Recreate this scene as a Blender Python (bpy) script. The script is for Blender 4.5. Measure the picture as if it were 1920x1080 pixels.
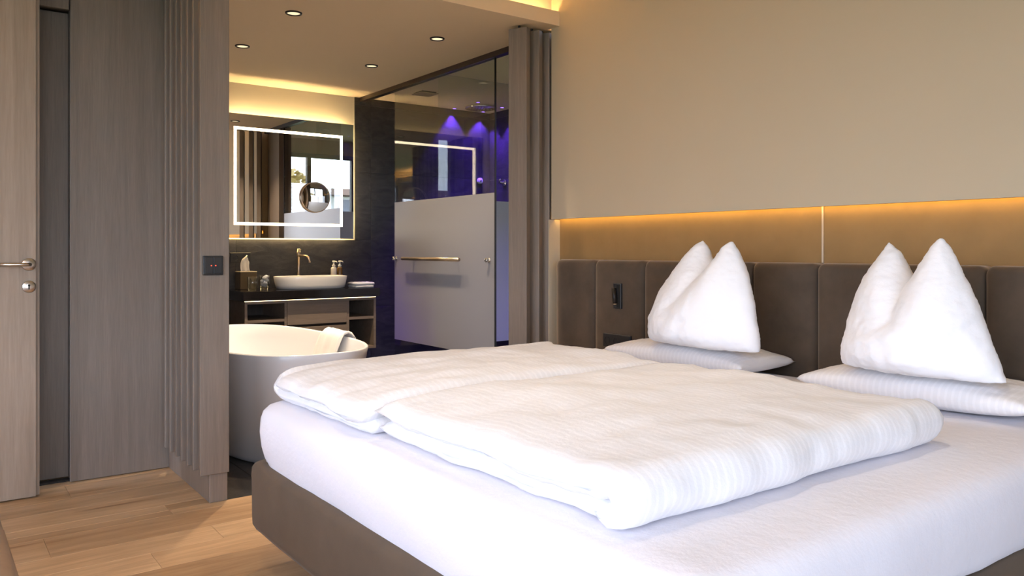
import bpy, bmesh, math, random
from mathutils import Vector, Matrix, noise
random.seed(7)
sc = bpy.context.scene
for o in list(bpy.data.objects): bpy.data.objects.remove(o)
COL = sc.collection
PI = math.pi

# ------------------------------------------------------------------ camera, sky, exposure
cam_d = bpy.data.cameras.new('camera'); cam = bpy.data.objects.new('camera', cam_d); COL.objects.link(cam)
F_PX = 1497.0
cam_d.sensor_width = 36.0; cam_d.lens = 36.0 * F_PX / 1920.0
cam_d.shift_y = -(540 - 468) / 1920.0
cam_d.clip_start = 0.05; cam_d.clip_end = 200
cam.location = (0, 0, 1.115)
cam.rotation_euler = (PI / 2, 0, -math.atan2(1110, 1497))
sc.camera = cam

SKY = 10.8
w = bpy.data.worlds.new('sky'); sc.world = w; w.use_nodes = True
wn, wl = w.node_tree.nodes, w.node_tree.links
bg = wn['Background']; bg.inputs['Strength'].default_value = SKY
tc = wn.new('ShaderNodeTexCoord'); sx = wn.new('ShaderNodeSeparateXYZ'); cr = wn.new('ShaderNodeValToRGB')
wl.new(tc.outputs['Generated'], sx.inputs[0]); wl.new(sx.outputs['Z'], cr.inputs[0]); wl.new(cr.outputs[0], bg.inputs['Color'])
cr.color_ramp.elements[0].position = 0.0; cr.color_ramp.elements[0].color = (0.80, 0.84, 1.0, 1)
cr.color_ramp.elements[1].position = 0.6; cr.color_ramp.elements[1].color = (0.60, 0.69, 1.0, 1)

vs = sc.view_settings
vs.view_transform = 'Standard'; vs.look = 'None'; vs.gamma = 1.0; vs.use_curve_mapping = False
vs.exposure = 0.0
sc.cycles.use_denoising = True
sc.cycles.max_bounces = 10; sc.cycles.diffuse_bounces = 5; sc.cycles.glossy_bounces = 6
sc.cycles.transparent_max_bounces = 24; sc.cycles.transmission_bounces = 6
sc.cycles.sample_clamp_indirect = 6.0
sc.cycles.caustics_reflective = False; sc.cycles.caustics_refractive = False

def area(name, loc, rot, sx_, sy_, power, col, portal=False, spread=PI):
    l = bpy.data.lights.new(name, 'AREA'); l.shape = 'RECTANGLE'; l.size = sx_; l.size_y = sy_
    l.energy = power; l.color = col; l.spread = spread
    l.cycles.is_portal = portal
    o = bpy.data.objects.new(name, l); o.location = loc; o.rotation_euler = rot; COL.objects.link(o); return o
# daylight enters through the window openings
area('window_portal_west', (-2.29, 0.3, 1.35), (0, -PI / 2, 0), 2.3, 4.4, 1, (1, 1, 1), True)
area('window_portal_south', (-0.5, -2.59, 1.35), (PI / 2, 0, 0), 3.0, 2.3, 1, (1, 1, 1), True)
area('window_portal_bath', (3.9, 3.44, 1.3), (PI / 2, 0, 0), 1.2, 2.2, 1, (1, 1, 1), True)

# ------------------------------------------------------------------ materials
def new_mat(name):
    m = bpy.data.materials.new(name); m.use_nodes = True
    nt = m.node_tree; return m, nt, nt.nodes['Principled BSDF'], nt.nodes.new, nt.links.new
def simple(name, col, rough=0.5, metal=0.0, **kw):
    m, nt, p, N, L = new_mat(name)
    p.inputs['Base Color'].default_value = (*col, 1); p.inputs['Roughness'].default_value = rough
    p.inputs['Metallic'].default_value = metal
    for k, v in kw.items(): p.inputs[k.replace('_', ' ')].default_value = v
    return m
def emit(name, col, s):
    m = bpy.data.materials.new(name); m.use_nodes = True; nt = m.node_tree
    nt.nodes.clear(); e = nt.nodes.new('ShaderNodeEmission'); o = nt.nodes.new('ShaderNodeOutputMaterial')
    e.inputs[0].default_value = (*col, 1); e.inputs[1].default_value = s; nt.links.new(e.outputs[0], o.inputs[0]); return m
def ramp(N, pts):
    r = N('ShaderNodeValToRGB'); e = r.color_ramp.elements
    e[0].position, e[0].color = pts[0][0], (*pts[0][1], 1); e[1].position, e[1].color = pts[-1][0], (*pts[-1][1], 1)
    for p, c in pts[1:-1]:
        x = e.new(p); x.color = (*c, 1)
    return r
def coords(N, L, scale, rot=(0, 0, 0), out='Object'):
    t = N('ShaderNodeTexCoord'); m = N('ShaderNodeMapping'); L(t.outputs[out], m.inputs[0])
    m.inputs['Scale'].default_value = scale; m.inputs['Rotation'].default_value = rot; return m
def noise_tex(N, L, vec, scale, detail=4, rough=0.55):
    n = N('ShaderNodeTexNoise'); L(vec.outputs[0], n.inputs['Vector'])
    n.inputs['Scale'].default_value = scale; n.inputs['Detail'].default_value = detail; n.inputs['Roughness'].default_value = rough; return n
def bump(N, L, p, h, strength, dist=0.01):
    b = N('ShaderNodeBump'); b.inputs['Strength'].default_value = strength; b.inputs['Distance'].default_value = dist
    L(h, b.inputs['Height']); L(b.outputs[0], p.inputs['Normal']); return b
def mixc(N, L, a, b, fac, mode='MULTIPLY'):
    m = N('ShaderNodeMix'); m.data_type = 'RGBA'; m.blend_type = mode
    for s, v in ((6, a), (7, b)):
        if hasattr(v, 'node'): L(v, m.inputs[s])
        else: m.inputs[s].default_value = (*v, 1)
    if hasattr(fac, 'node'): L(fac, m.inputs[0])
    else: m.inputs[0].default_value = fac
    return m.outputs[2]

def wood(name, c0, c1, scale, fine, rough=0.5, seed=0.0, strength=0.12, vary=0.0, knots=False):
    """grain runs along the axis whose scale is smallest"""
    m, nt, p, N, L = new_mat(name)
    mp = coords(N, L, scale); mp.inputs['Location'].default_value = (seed, seed, seed)
    if vary:
        oi = N('ShaderNodeObjectInfo'); mu = N('ShaderNodeVectorMath'); mu.operation = 'SCALE'
        cx = N('ShaderNodeCombineXYZ')
        for k in range(3): L(oi.outputs['Random'], cx.inputs[k])
        L(cx.outputs[0], mu.inputs[0]); mu.inputs['Scale'].default_value = 37.0
        ad = N('ShaderNodeVectorMath'); ad.operation = 'ADD'; L(mp.outputs[0], ad.inputs[0]); L(mu.outputs[0], ad.inputs[1]); mp = ad
    n1 = noise_tex(N, L, mp, 1.0, 5, 0.6); n1.inputs['Distortion'].default_value = 0.6
    n2 = noise_tex(N, L, mp, fine, 3, 0.7)
    r = ramp(N, [(0.3, c0), (0.5, tuple((a + b) / 2 for a, b in zip(c0, c1))), (0.72, c1)]); L(n1.outputs[0], r.inputs[0])
    r2 = ramp(N, [(0.3, (0.80, 0.78, 0.76)), (0.65, (1, 1, 1))]); L(n2.outputs[0], r2.inputs[0])
    c = mixc(N, L, r.outputs[0], r2.outputs[0], 0.75)
    if vary:
        r3 = ramp(N, [(0.0, (1 - vary, 1 - vary * 1.1, 1 - vary * 1.2)), (0.5, (1, 1, 1)), (1.0, (1 + vary * .35, 1 + vary * .3, 1 + vary * .25))])
        L(oi.outputs['Random'], r3.inputs[0]); c = mixc(N, L, c, r3.outputs[0], 1.0)
    if knots:
        kp = N('ShaderNodeTexVoronoi'); kp.inputs['Scale'].default_value = 0.55; L(mp.outputs[0], kp.inputs['Vector'])
        kr = ramp(N, [(0.0, (0.22, 0.15, 0.1)), (0.06, (0.55, 0.45, 0.36)), (0.16, (1, 1, 1))]); L(kp.outputs['Distance'], kr.inputs[0])
        c = mixc(N, L, c, kr.outputs[0], 0.9)
    L(c, p.inputs['Base Color']); p.inputs['Roughness'].default_value = rough
    bump(N, L, p, n2.outputs[0], strength, 0.004); return m

OAK = wood('greige_oak_veneer', (0.188, 0.152, 0.123), (0.250, 0.206, 0.170), (26, 26, 1.1), 7, 0.5)
OAK_H = wood('greige_oak_end', (0.203, 0.165, 0.134), (0.27, 0.223, 0.184), (26, 26, 1.1), 7, 0.5, 3.1)
OAK_DARK = wood('dark_oak', (0.045, 0.035, 0.028), (0.075, 0.060, 0.048), (20, 20, 1.2), 6, 0.5)
DOOR = wood('light_oak_door', (0.29, 0.225, 0.165), (0.40, 0.315, 0.238), (22, 22, 1.0), 6, 0.5, 5.0)
CAB = wood('vanity_oak', (0.20, 0.155, 0.12), (0.28, 0.22, 0.175), (1.2, 24, 24), 7, 0.5, 2.0)
PLANK = wood('plank_oak', (0.52, 0.325, 0.165), (0.78, 0.54, 0.31), (1.5, 17, 17), 5, 0.42, 1.0, 0.10, 0.26, True)
GOLDWOOD = OAK

def plaster(name, col, sc_=60, st=0.05):
    m, nt, p, N, L = new_mat(name); mp = coords(N, L, (1, 1, 1)); n = noise_tex(N, L, mp, sc_, 4)
    n2 = noise_tex(N, L, mp, 1.3, 2)
    r = ramp(N, [(0.3, tuple(c * 0.97 for c in col)), (0.7, col)]); L(n2.outputs[0], r.inputs[0]); L(r.outputs[0], p.inputs['Base Color'])
    p.inputs['Roughness'].default_value = 0.85; bump(N, L, p, n.outputs[0], st, 0.003); return m
WALL = plaster('cream_plaster', (0.545, 0.455, 0.322))
CEIL = plaster('ceiling_plaster', (0.86, 0.70, 0.51))
WALL_BACK = plaster('bath_plaster', (0.70, 0.62, 0.50))

def slate(name, c0, c1, rough=0.42):
    m, nt, p, N, L = new_mat(name); mp = coords(N, L, (1, 1, 1)); oi = N('ShaderNodeObjectInfo')
    ad = N('ShaderNodeVectorMath'); ad.operation = 'ADD'; L(mp.outputs[0], ad.inputs[0])
    cx = N('ShaderNodeCombineXYZ'); mu = N('ShaderNodeMath'); mu.operation = 'MULTIPLY'; mu.inputs[1].default_value = 20; L(oi.outputs['Random'], mu.inputs[0])
    L(mu.outputs[0], cx.inputs[0]); L(mu.outputs[0], cx.inputs[2]); L(cx.outputs[0], ad.inputs[1])
    st = N('ShaderNodeMapping'); L(ad.outputs[0], st.inputs[0]); st.inputs['Scale'].default_value = (2.0, 2.0, 6.0); st.inputs['Rotation'].default_value = (0, 0.25, 0)
    n = noise_tex(N, L, st, 2.2, 8, 0.68); n.inputs['Distortion'].default_value = 1.4
    r = ramp(N, [(0.35, c0), (0.55, tuple((a + b) * .42 for a, b in zip(c0, c1))), (0.78, c1)]); L(n.outputs[0], r.inputs[0]); L(r.outputs[0], p.inputs['Base Color'])
    p.inputs['Roughness'].default_value = rough; bump(N, L, p, n.outputs[0], 0.45, 0.006); return m
TILE = slate('slate_tile', (0.016, 0.016, 0.019), (0.062, 0.057, 0.058))
TILE_F = slate('slate_floor_tile', (0.020, 0.019, 0.020), (0.070, 0.060, 0.054), 0.35)
GROUT = simple('dark_grout', (0.03, 0.029, 0.029), 0.9)

def fabric(name, col, weave=900, rough=0.9, sheen=0.3, st=0.25, mott=0.12, tint=(1, 1, 1)):
    m, nt, p, N, L = new_mat(name); mp = coords(N, L, (1, 1, 1))
    n = noise_tex(N, L, mp, weave, 2); n2 = noise_tex(N, L, mp, 7, 4, 0.6)
    r = ramp(N, [(0.32, tuple(c * (1 - mott) for c in col)), (0.68, tuple(c * (1 + mott) for c in col))]); L(n2.outputs[0], r.inputs[0]); L(r.outputs[0], p.inputs['Base Color'])
    p.inputs['Roughness'].default_value = rough; p.inputs['Sheen Weight'].default_value = sheen; p.inputs['Sheen Roughness'].default_value = 0.4
    p.inputs['Sheen Tint'].default_value = (*tint, 1); p.inputs['Specular IOR Level'].default_value = 0.2
    bump(N, L, p, n.outputs[0], st, 0.001); return m
VELVET = fabric('brown_velvet', (0.078, 0.059, 0.044), 1200, 0.85, 0.75, 0.15, 0.16, (0.75, 0.6, 0.48))
UPHOL = fabric('brown_base_fabric', (0.105, 0.079, 0.057), 700, 0.9, 0.15, 0.35, 0.08, (0.8, 0.7, 0.6))
NICHE = fabric('ochre_panel', (0.29, 0.18, 0.075), 900, 0.7, 0.2, 0.2, 0.06, (1, .8, .5))
LEATHER = fabric('tan_leather', (0.36, 0.25, 0.17), 260, 0.38, 0.0, 0.25, 0.15)

def linen(name, col, stripe=0.0, axis=0, pitch=0.021, wr=0.25):
    m, nt, p, N, L = new_mat(name); mp = coords(N, L, (1, 1, 1))
    n = noise_tex(N, L, mp, 26, 5, 0.6); n2 = noise_tex(N, L, mp, 1500, 1)
    c = None
    if stripe:
        s = N('ShaderNodeSeparateXYZ'); L(mp.outputs[0], s.inputs[0])
        mu = N('ShaderNodeMath'); mu.operation = 'MULTIPLY'; mu.inputs[1].default_value = 1 / pitch; L(s.outputs[axis], mu.inputs[0])
        fr = N('ShaderNodeMath'); fr.operation = 'FRACT'; L(mu.outputs[0], fr.inputs[0])
        r = ramp(N, [(0.0, (1, 1, 1)), (0.28, (1, 1, 1)), (0.36, (1 - stripe,) * 3), (0.92, (1 - stripe,) * 3)])
        e = r.color_ramp.elements.new(0.99); e.color = (1, 1, 1, 1)
        L(fr.outputs[0], r.inputs[0]); c = mixc(N, L, col, r.outputs[0], 1.0); L(c, p.inputs['Base Color'])
    else: p.inputs['Base Color'].default_value = (*col, 1)
    p.inputs['Roughness'].default_value = 0.8; p.inputs['Sheen Weight'].default_value = 0.15; p.inputs['Specular IOR Level'].default_value = 0.25
    bump(N, L, p, n.outputs[0], wr, 0.012); return m
SHEET = linen('white_sheet', (0.79, 0.77, 0.82), wr=0.2)
DUVET = linen('white_damask', (0.85, 0.84, 0.86), 0.05, 0, 0.022, 0.22)
PILLOW_M = linen('white_pillowcase', (0.86, 0.85, 0.87), 0.0, 1, 0.02, 0.2)
PILLOW_S = linen('white_striped_pillowcase', (0.86, 0.845, 0.855), 0.045, 1, 0.022, 0.2)
TOWEL = fabric('white_terry', (0.82, 0.80, 0.79), 420, 0.95, 0.4, 0.8, 0.03)

STEEL = simple('brushed_nickel', (0.62, 0.56, 0.50), 0.28, 1.0)
CHROME = simple('chrome', (0.8, 0.78, 0.76), 0.12, 1.0)
GOLD = simple('brushed_bronze', (0.60, 0.47, 0.34), 0.3, 1.0)
BLACK = simple('black_plastic', (0.018, 0.018, 0.020), 0.4)
BLACKM = simple('black_metal', (0.03, 0.026, 0.024), 0.45, 0.6)
DARKHOLE = simple('dark_recess', (0.006, 0.006, 0.006), 0.8)
COUNTER = simple('black_gloss_stone', (0.010, 0.009, 0.010), 0.10)
CERAMIC = simple('white_ceramic', (0.78, 0.76, 0.73), 0.12)
TUBW = simple('matt_white_solid_surface', (0.87, 0.885, 0.92), 0.22)
MIRROR = simple('mirror_silver', (0.90, 0.90, 0.90), 0.0, 1.0)
MIRROR_EDGE = simple('mirror_edge', (0.5, 0.48, 0.45), 0.3, 0.5)
WHITEP = simple('white_plastic', (0.75, 0.74, 0.72), 0.3)
FRAME = simple('grey_window_frame', (0.16, 0.16, 0.17), 0.5)

def both_sides(N, L, fr, ior=1.5):
    g = N('ShaderNodeNewGeometry'); m = N('ShaderNodeMapRange'); L(g.outputs['Backfacing'], m.inputs[0])
    m.inputs[3].default_value = ior; m.inputs[4].default_value = 1 / ior; L(m.outputs[0], fr.inputs['IOR'])
def glass(name, tint=(0.93, 0.95, 0.94), rough=0.0, ior=1.5):
    m = bpy.data.materials.new(name); m.use_nodes = True; nt = m.node_tree; nt.nodes.clear(); N, L = nt.nodes.new, nt.links.new
    o = N('ShaderNodeOutputMaterial'); mx = N('ShaderNodeMixShader'); fr = N('ShaderNodeFresnel'); both_sides(N, L, fr, ior)
    t = N('ShaderNodeBsdfTransparent'); t.inputs[0].default_value = (*tint, 1); g = N('ShaderNodeBsdfGlossy'); g.inputs['Roughness'].default_value = rough
    L(fr.outputs[0], mx.inputs[0]); L(t.outputs[0], mx.inputs[1]); L(g.outputs[0], mx.inputs[2]); L(mx.outputs[0], o.inputs[0]); return m
GLASS = glass('clear_glass')
def frosted(name, col):
    m = bpy.data.materials.new(name); m.use_nodes = True; nt = m.node_tree; nt.nodes.clear(); N, L = nt.nodes.new, nt.links.new
    o = N('ShaderNodeOutputMaterial'); a = N('ShaderNodeMixShader'); b = N('ShaderNodeMixShader')
    tr = N('ShaderNodeBsdfTranslucent'); tr.inputs[0].default_value = (*col, 1)
    df = N('ShaderNodeBsdfDiffuse'); df.inputs[0].default_value = (*col, 1)
    rf = N('ShaderNodeBsdfGlossy'); rf.inputs['Roughness'].default_value = 0.35; rf.inputs[0].default_value = (.9, .9, .9, 1)
    fr = N('ShaderNodeFresnel'); both_sides(N, L, fr)
    a.inputs[0].default_value = 0.32; L(tr.outputs[0], a.inputs[1]); L(df.outputs[0], a.inputs[2])
    L(fr.outputs[0], b.inputs[0]); L(a.outputs[0], b.inputs[1]); L(rf.outputs[0], b.inputs[2]); L(b.outputs[0], o.inputs[0]); return m
FROST = frosted('frosted_glass', (0.60, 0.59, 0.61))

WARM = (1.0, 0.71, 0.28); WARM2 = (1.0, 0.60, 0.20)
E_COVE = emit('cove_led', WARM, 36)
E_COVE_FILL = emit('cove_led_fill', WARM, 85)  # fill light for the added cove out of view
E_NICHE = emit('niche_led', (1.0, 0.61, 0.14), 19)
E_MIRR = emit('mirror_led', (1.0, 0.80, 0.52), 8.5)
E_BACK = emit('mirror_back_led', (1.0, 0.72, 0.33), 72)
E_VAN = emit('vanity_led', (1.0, 0.76, 0.40), 7)
E_DOWN = emit('downlight_lens', (1.0, 0.78, 0.48), 1.3)
E_PURP = emit('purple_led', (0.22, 0.10, 1.0), 8)
E_RED = emit('red_indicator', (1.0, 0.08, 0.04), 2.5)

# ------------------------------------------------------------------ helpers
def link(name, me, mat=None, parent=None, smooth=False):
    if not isinstance(me, bpy.types.Mesh):
        bm = me; bmesh.ops.recalc_face_normals(bm, faces=bm.faces[:]); me = bpy.data.meshes.new(name); bm.to_mesh(me); bm.free()
    if mat is not None:
        for m in (mat if isinstance(mat, (list, tuple)) else [mat]): me.materials.append(m)
    if smooth:
        for p in me.polygons: p.use_smooth = True
    o = bpy.data.objects.new(name, me); COL.objects.link(o)
    if parent is not None: attach(o, parent)
    return o
def attach(o, parent):
    o.parent = parent
    L = Vector((0, 0, 0)); q = parent
    M = Matrix.Identity(4)
    while q is not None:
        M = Matrix.Translation(q.location) @ M; q = q.parent if q.parent and q.parent.type == 'EMPTY' else None
    o.matrix_parent_inverse = M.inverted() if parent.type == 'EMPTY' else Matrix.Identity(4)
def thing(name, label, cat, loc, group=None):
    o = bpy.data.objects.new(name, None); o.empty_display_size = 0.1; o.location = loc; COL.objects.link(o)
    o['label'] = label; o['category'] = cat
    if group: o['group'] = group
    return o
def tag(o, label, cat, group=None):
    o['label'] = label; o['category'] = cat
    if group: o['group'] = group
    return o
def struct(name, me, mat, label=None):
    o = link(name, me, mat); o['kind'] = 'structure'
    if label: o['label'] = label
    return o
def bx(bm, x0, x1, y0, y1, z0, z1, mi=0):
    v = [bm.verts.new(c) for c in ((x0, y0, z0), (x1, y0, z0), (x1, y1, z0), (x0, y1, z0), (x0, y0, z1), (x1, y0, z1), (x1, y1, z1), (x0, y1, z1))]
    for f in ((3, 2, 1, 0), (4, 5, 6, 7), (0, 1, 5, 4), (1, 2, 6, 5), (2, 3, 7, 6), (3, 0, 4, 7)):
        bm.faces.new([v[i] for i in f]).material_index = mi
    return v
def box(x0, x1, y0, y1, z0, z1, bev=0.0, seg=2):
    bm = bmesh.new(); bx(bm, x0, x1, y0, y1, z0, z1)
    if bev: bmesh.ops.bevel(bm, geom=bm.edges[:], offset=bev, segments=seg, profile=0.5, affect='EDGES')
    return bm
def boxes(lst, bev=0.0):
    bm = bmesh.new()
    for b in lst: bx(bm, *b)
    if bev: bmesh.ops.bevel(bm, geom=bm.edges[:], offset=bev, segments=2, profile=0.5, affect='EDGES')
    return bm
def rings(ringlist, cap0=True, cap1=True, bm=None, close=True):
    bm = bm or bmesh.new(); R = [[bm.verts.new(p) for p in r] for r in ringlist]; n = len(R[0])
    for a, b in zip(R, R[1:]):
        for i in range(n if close else n - 1):
            j = (i + 1) % n; bm.faces.new((a[i], a[j], b[j], b[i]))
    if cap0: bm.faces.new(R[0][::-1])
    if cap1: bm.faces.new(R[-1])
    return bm
def lathe(prof, c=(0, 0, 0), axis='z', n=24, cap0=True, cap1=True, bm=None):
    out = []
    for r, h in prof:
        rr = []
        for i in range(n):
            a = 2 * PI * i / n; u, v = r * math.cos(a), r * math.sin(a)
            rr.append({'z': (c[0] + u, c[1] + v, c[2] + h), 'y': (c[0] + u, c[1] + h, c[2] + v), 'x': (c[0] + h, c[1] + u, c[2] + v)}[axis])
        out.append(rr)
    return rings(out, cap0, cap1, bm)
def tube(pts, r, n=12, bm=None):
    pts = [Vector(p) for p in pts]; out = []
    for i, p in enumerate(pts):
        t = (pts[min(i + 1, len(pts) - 1)] - pts[max(i - 1, 0)]).normalized()
        up = Vector((0, 0, 1)) if abs(t.z) < 0.9 else Vector((1, 0, 0))
        a = t.cross(up).normalized(); b = t.cross(a).normalized()
        rr = r[i] if isinstance(r, (list, tuple)) else r
        out.append([p + a * rr * math.cos(2 * PI * k / n) + b * rr * math.sin(2 * PI * k / n) for k in range(n)])
    return rings(out, True, True, bm)
def rrect(x0, x1, y0, y1, r, n=8, kx=20, ky=20):
    """rounded rectangle perimeter, ccw, subdivided along the straights"""
    pts = []
    def straight(a, b):
        k = kx if abs(b[0] - a[0]) > abs(b[1] - a[1]) else ky
        for i in range(1, k): pts.append(tuple(Vector(a).lerp(Vector(b), i / k)))
    cs = [(x1 - r, y0 + r, -PI / 2), (x1 - r, y1 - r, 0), (x0 + r, y1 - r, PI / 2), (x0 + r, y0 + r, PI)]
    prev = None; first = None
    for cx, cy, a0 in cs:
        arc = [(cx + r * math.cos(a0 + PI / 2 * i / n), cy + r * math.sin(a0 + PI / 2 * i / n)) for i in range(n + 1)]
        if prev: straight(prev, arc[0])
        else: first = arc[0]
        pts.extend(arc); prev = arc[-1]
    straight(prev, first); return pts
def superell(cx, cy, a, b, n, k=72):
    out = []
    for i in range(k):
        t = 2 * PI * i / k; c, s = math.cos(t), math.sin(t)
        out.append((cx + a * math.copysign(abs(c) ** (2 / n), c), cy + b * math.copysign(abs(s) ** (2 / n), s)))
    return out
def fbm(p, s, o=3):
    return noise.fractal(Vector(p) * s, 0.7, 2.0, o)
def bake(o, mods):
    for k, kw in mods:
        m = o.modifiers.new(k, k)
        for a, v in kw.items(): setattr(m, a, v)
    dg = bpy.context.evaluated_depsgraph_get(); me = bpy.data.meshes.new_from_object(o.evaluated_get(dg))
    o.modifiers.clear(); old = o.data; o.data = me; bpy.data.meshes.remove(old)
    for p in me.polygons: p.use_smooth = True
def autosmooth(o, ang=40):
    for p in o.data.polygons: p.use_smooth = True
    bm = bmesh.new(); bm.from_mesh(o.data)
    for e in bm.edges:
        if len(e.link_faces) == 2 and e.calc_face_angle(0) > math.radians(ang): e.smooth = False
    bm.to_mesh(o.data); bm.free(); return o

# ------------------------------------------------------------------ room shell
# floor: slab with oak planks laid on it
fl = struct('floor', box(-2.3, 3.3, -2.6, 3.617, -0.12, -0.012), simple('subfloor', (0.1, 0.07, 0.04), 0.8), 'pale oak plank floor of the bedroom')
fl2 = struct('floor_entry', box(-2.3, 1.05, 3.617, 5.0, -0.12, -0.012), simple('subfloor_entry', (0.1, 0.07, 0.04), 0.8), 'oak plank floor in front of the wardrobe')
def plank(x0, x1, y0, y1, par):
    g = 0.0006
    link('plank', box(x0 + g, x1 - g, y0 + g, y1 - g, -0.0119, 0.0, 0.0009, 1), PLANK, par)
ys = [4.285, 4.053, 3.885, 3.70]
yb = [3.617, 3.547, 3.317, 3.147, 2.976, 2.745, 2.57, 2.34, 2.17, 1.94, 1.77, 1.54, 1.37, 1.14, 0.97, 0.74, 0.57]
plank(-0.9, 0.20, 4.285, 4.46, fl2); plank(0.20, 1.05, 4.285, 4.46, fl2)
plank(-0.9, 0.548, 4.053, 4.285, fl2); plank(0.548, 1.05, 4.053, 4.285, fl2)
plank(-1.6, -0.2, 3.885, 4.053, fl2); plank(-0.2, 1.05, 3.885, 4.053, fl2)
plank(-1.1, 0.10, 3.70, 3.885, fl2); plank(0.10, 1.05, 3.70, 3.885, fl2)
plank(-1.6, 0.858, 3.617, 3.70, fl2); plank(0.858, 1.05, 3.617, 3.70, fl2)
joints = {0: [-1.6, 0.858, 2.1, 3.1], 1: [-1.6, 0.382, 1.9, 3.1], 2: [-1.6, -0.7, 0.945, 2.3, 3.1], 3: [-1.6, -0.5, 0.681, 2.0, 3.1], 4: [-1.6, -0.2, 1.25, 2.5, 3.1]}
for i in range(len(yb) - 1):
    js = joints.get(i) or [-1.6] + sorted([-1.6 + 0.5 + 0.9 * random.random(), 0.25 + 0.9 * random.random(), 1.7 + 0.8 * random.random()]) + [3.1]
    for a, b in zip(js, js[1:]): plank(a, b, yb[i + 1], yb[i], fl)

# bathroom floor: slate tiles
bf = struct('floor_bathroom', boxes([(1.05, 3.16, 3.617, 6.55, -0.12, -0.012), (3.16, 4.6, 3.45, 6.55, -0.12, -0.012)]), GROUT, 'dark slate tile floor of the bathroom')
for x0 in [1.05, 1.31, 1.91, 2.51, 3.11, 3.71, 4.31]:
    x1 = {1.05: 1.31}.get(x0, min(x0 + 0.6, 4.6))
    for j in range(6):
        y0 = 3.45 + 0.0 if j == 0 else 3.316 + 0.6 * j; y1 = 3.316 + 0.6 * (j + 1)
        if x1 <= 3.16 or x0 < 3.16: y0 = max(y0, 3.617)
        y1 = min(y1, 6.5)
        if x0 < 3.16 < x1 and y0 < 3.62: y0 = 3.617
        if y1 - y0 > 0.02: link('tile', box(x0 + .0012, x1 - .0012, y0 + .0012, y1 - .0012, -0.0119, 0, .001, 1), TILE_F, bf)

# ceilings and beam
struct('ceiling_bathroom', boxes([(-2.3, 4.7, 3.816, 6.7, 2.465, 2.50), (3.301, 4.7, 3.4, 3.816, 2.465, 2.50)]), CEIL, 'low warm plaster ceiling over the bathroom')
cl_ = struct('ceiling', box(-2.3, 3.3, -2.6, 3.9, 2.80, 2.92), CEIL)
for x, y in ((1.75, 1.35), (1.75, 2.45), (0.35, 1.9)):  # unseen spots, added to warm the top of the bed
    link('added_ceiling_spot', lathe([(0, 2.797), (.036, 2.797), (.046, 2.793), (.048, 2.80)], (x, y, 0), 'z', 24, False, False), WHITEP, cl_, True)
    l = bpy.data.lights.new('added_bedroom_spot', 'SPOT'); l.energy = 44; l.color = (1.0, 0.86, 0.70); l.spot_size = math.radians(84); l.spot_blend = 0.9; l.shadow_soft_size = 0.05
    o = bpy.data.objects.new('added_bedroom_spot', l); o.location = (x, y, 2.785); COL.objects.link(o)
struct('trim_1', boxes([(-2.3, 3.10, 3.700, 3.716, 2.465, 2.551), (-2.3, 3.10, 3.716, 3.816, 2.465, 2.480), (-2.3, 3.3, 3.816, 3.9, 2.50, 2.80)]), CEIL, 'plaster light cove along the edge of the low ceiling')
struct('trim_2', box(-2.2, 3.08, 3.745, 3.775, 2.482, 2.492), E_COVE, 'warm LED strip lying in the ceiling cove')

struct('trim_6', boxes([(-2.2, -1.98, -2.5, 4.0, 2.56, 2.60), (-2.0, -1.98, -2.5, 4.0, 2.60, 2.66)]), CEIL, 'unseen light cove added along the window wall')  # added out of view so its strip bounces warm light off the ceiling
struct('trim_7', box(-2.14, -2.10, -2.4, 3.9, 2.605, 2.62), E_COVE_FILL, 'warm fill LED strip added in the unseen light cove')

# headboard wall: upper plaster part, recessed niche panel, LED
struct('wall_headboard', box(3.10, 3.30, -2.6, 3.777, 1.335, 2.80), WALL, 'cream plaster wall above the bed')
struct('trim_5', box(3.10, 3.125, -2.6, 3.777, 1.30, 1.335), WALL, 'plaster lip hiding the LED line over the niche')
struct('wall_niche', box(3.18, 3.30, -2.6, 3.773, -0.12, 1.335), WALL)
struct('trim_8', box(3.08, 3.213, 3.774, 3.782, -0.12, 1.298), WALL, 'cream end board of the niche')
nich = thing('niche_panel', 'ochre padded panel lit from above behind the headboard', 'wall panel', (3.17, 1.5, 0.9))
for y0, y1 in ((1.993, 3.776), (0.0, 1.987), (-1.6, -0.006)):
    link('panel', box(3.165, 3.179, y0, y1, 1.00, 1.333, 0.004, 2), NICHE, nich)
link('joint_bead', box(3.160, 3.172, 1.9865, 1.9935, 1.00, 1.333), simple('pale_bead', (0.6, 0.5, 0.38), 0.4), nich)
struct('trim_3', box(3.126, 3.131, -1.6, 3.77, 1.306, 1.318), E_NICHE, 'warm LED line under the plaster edge over the niche')

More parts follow.
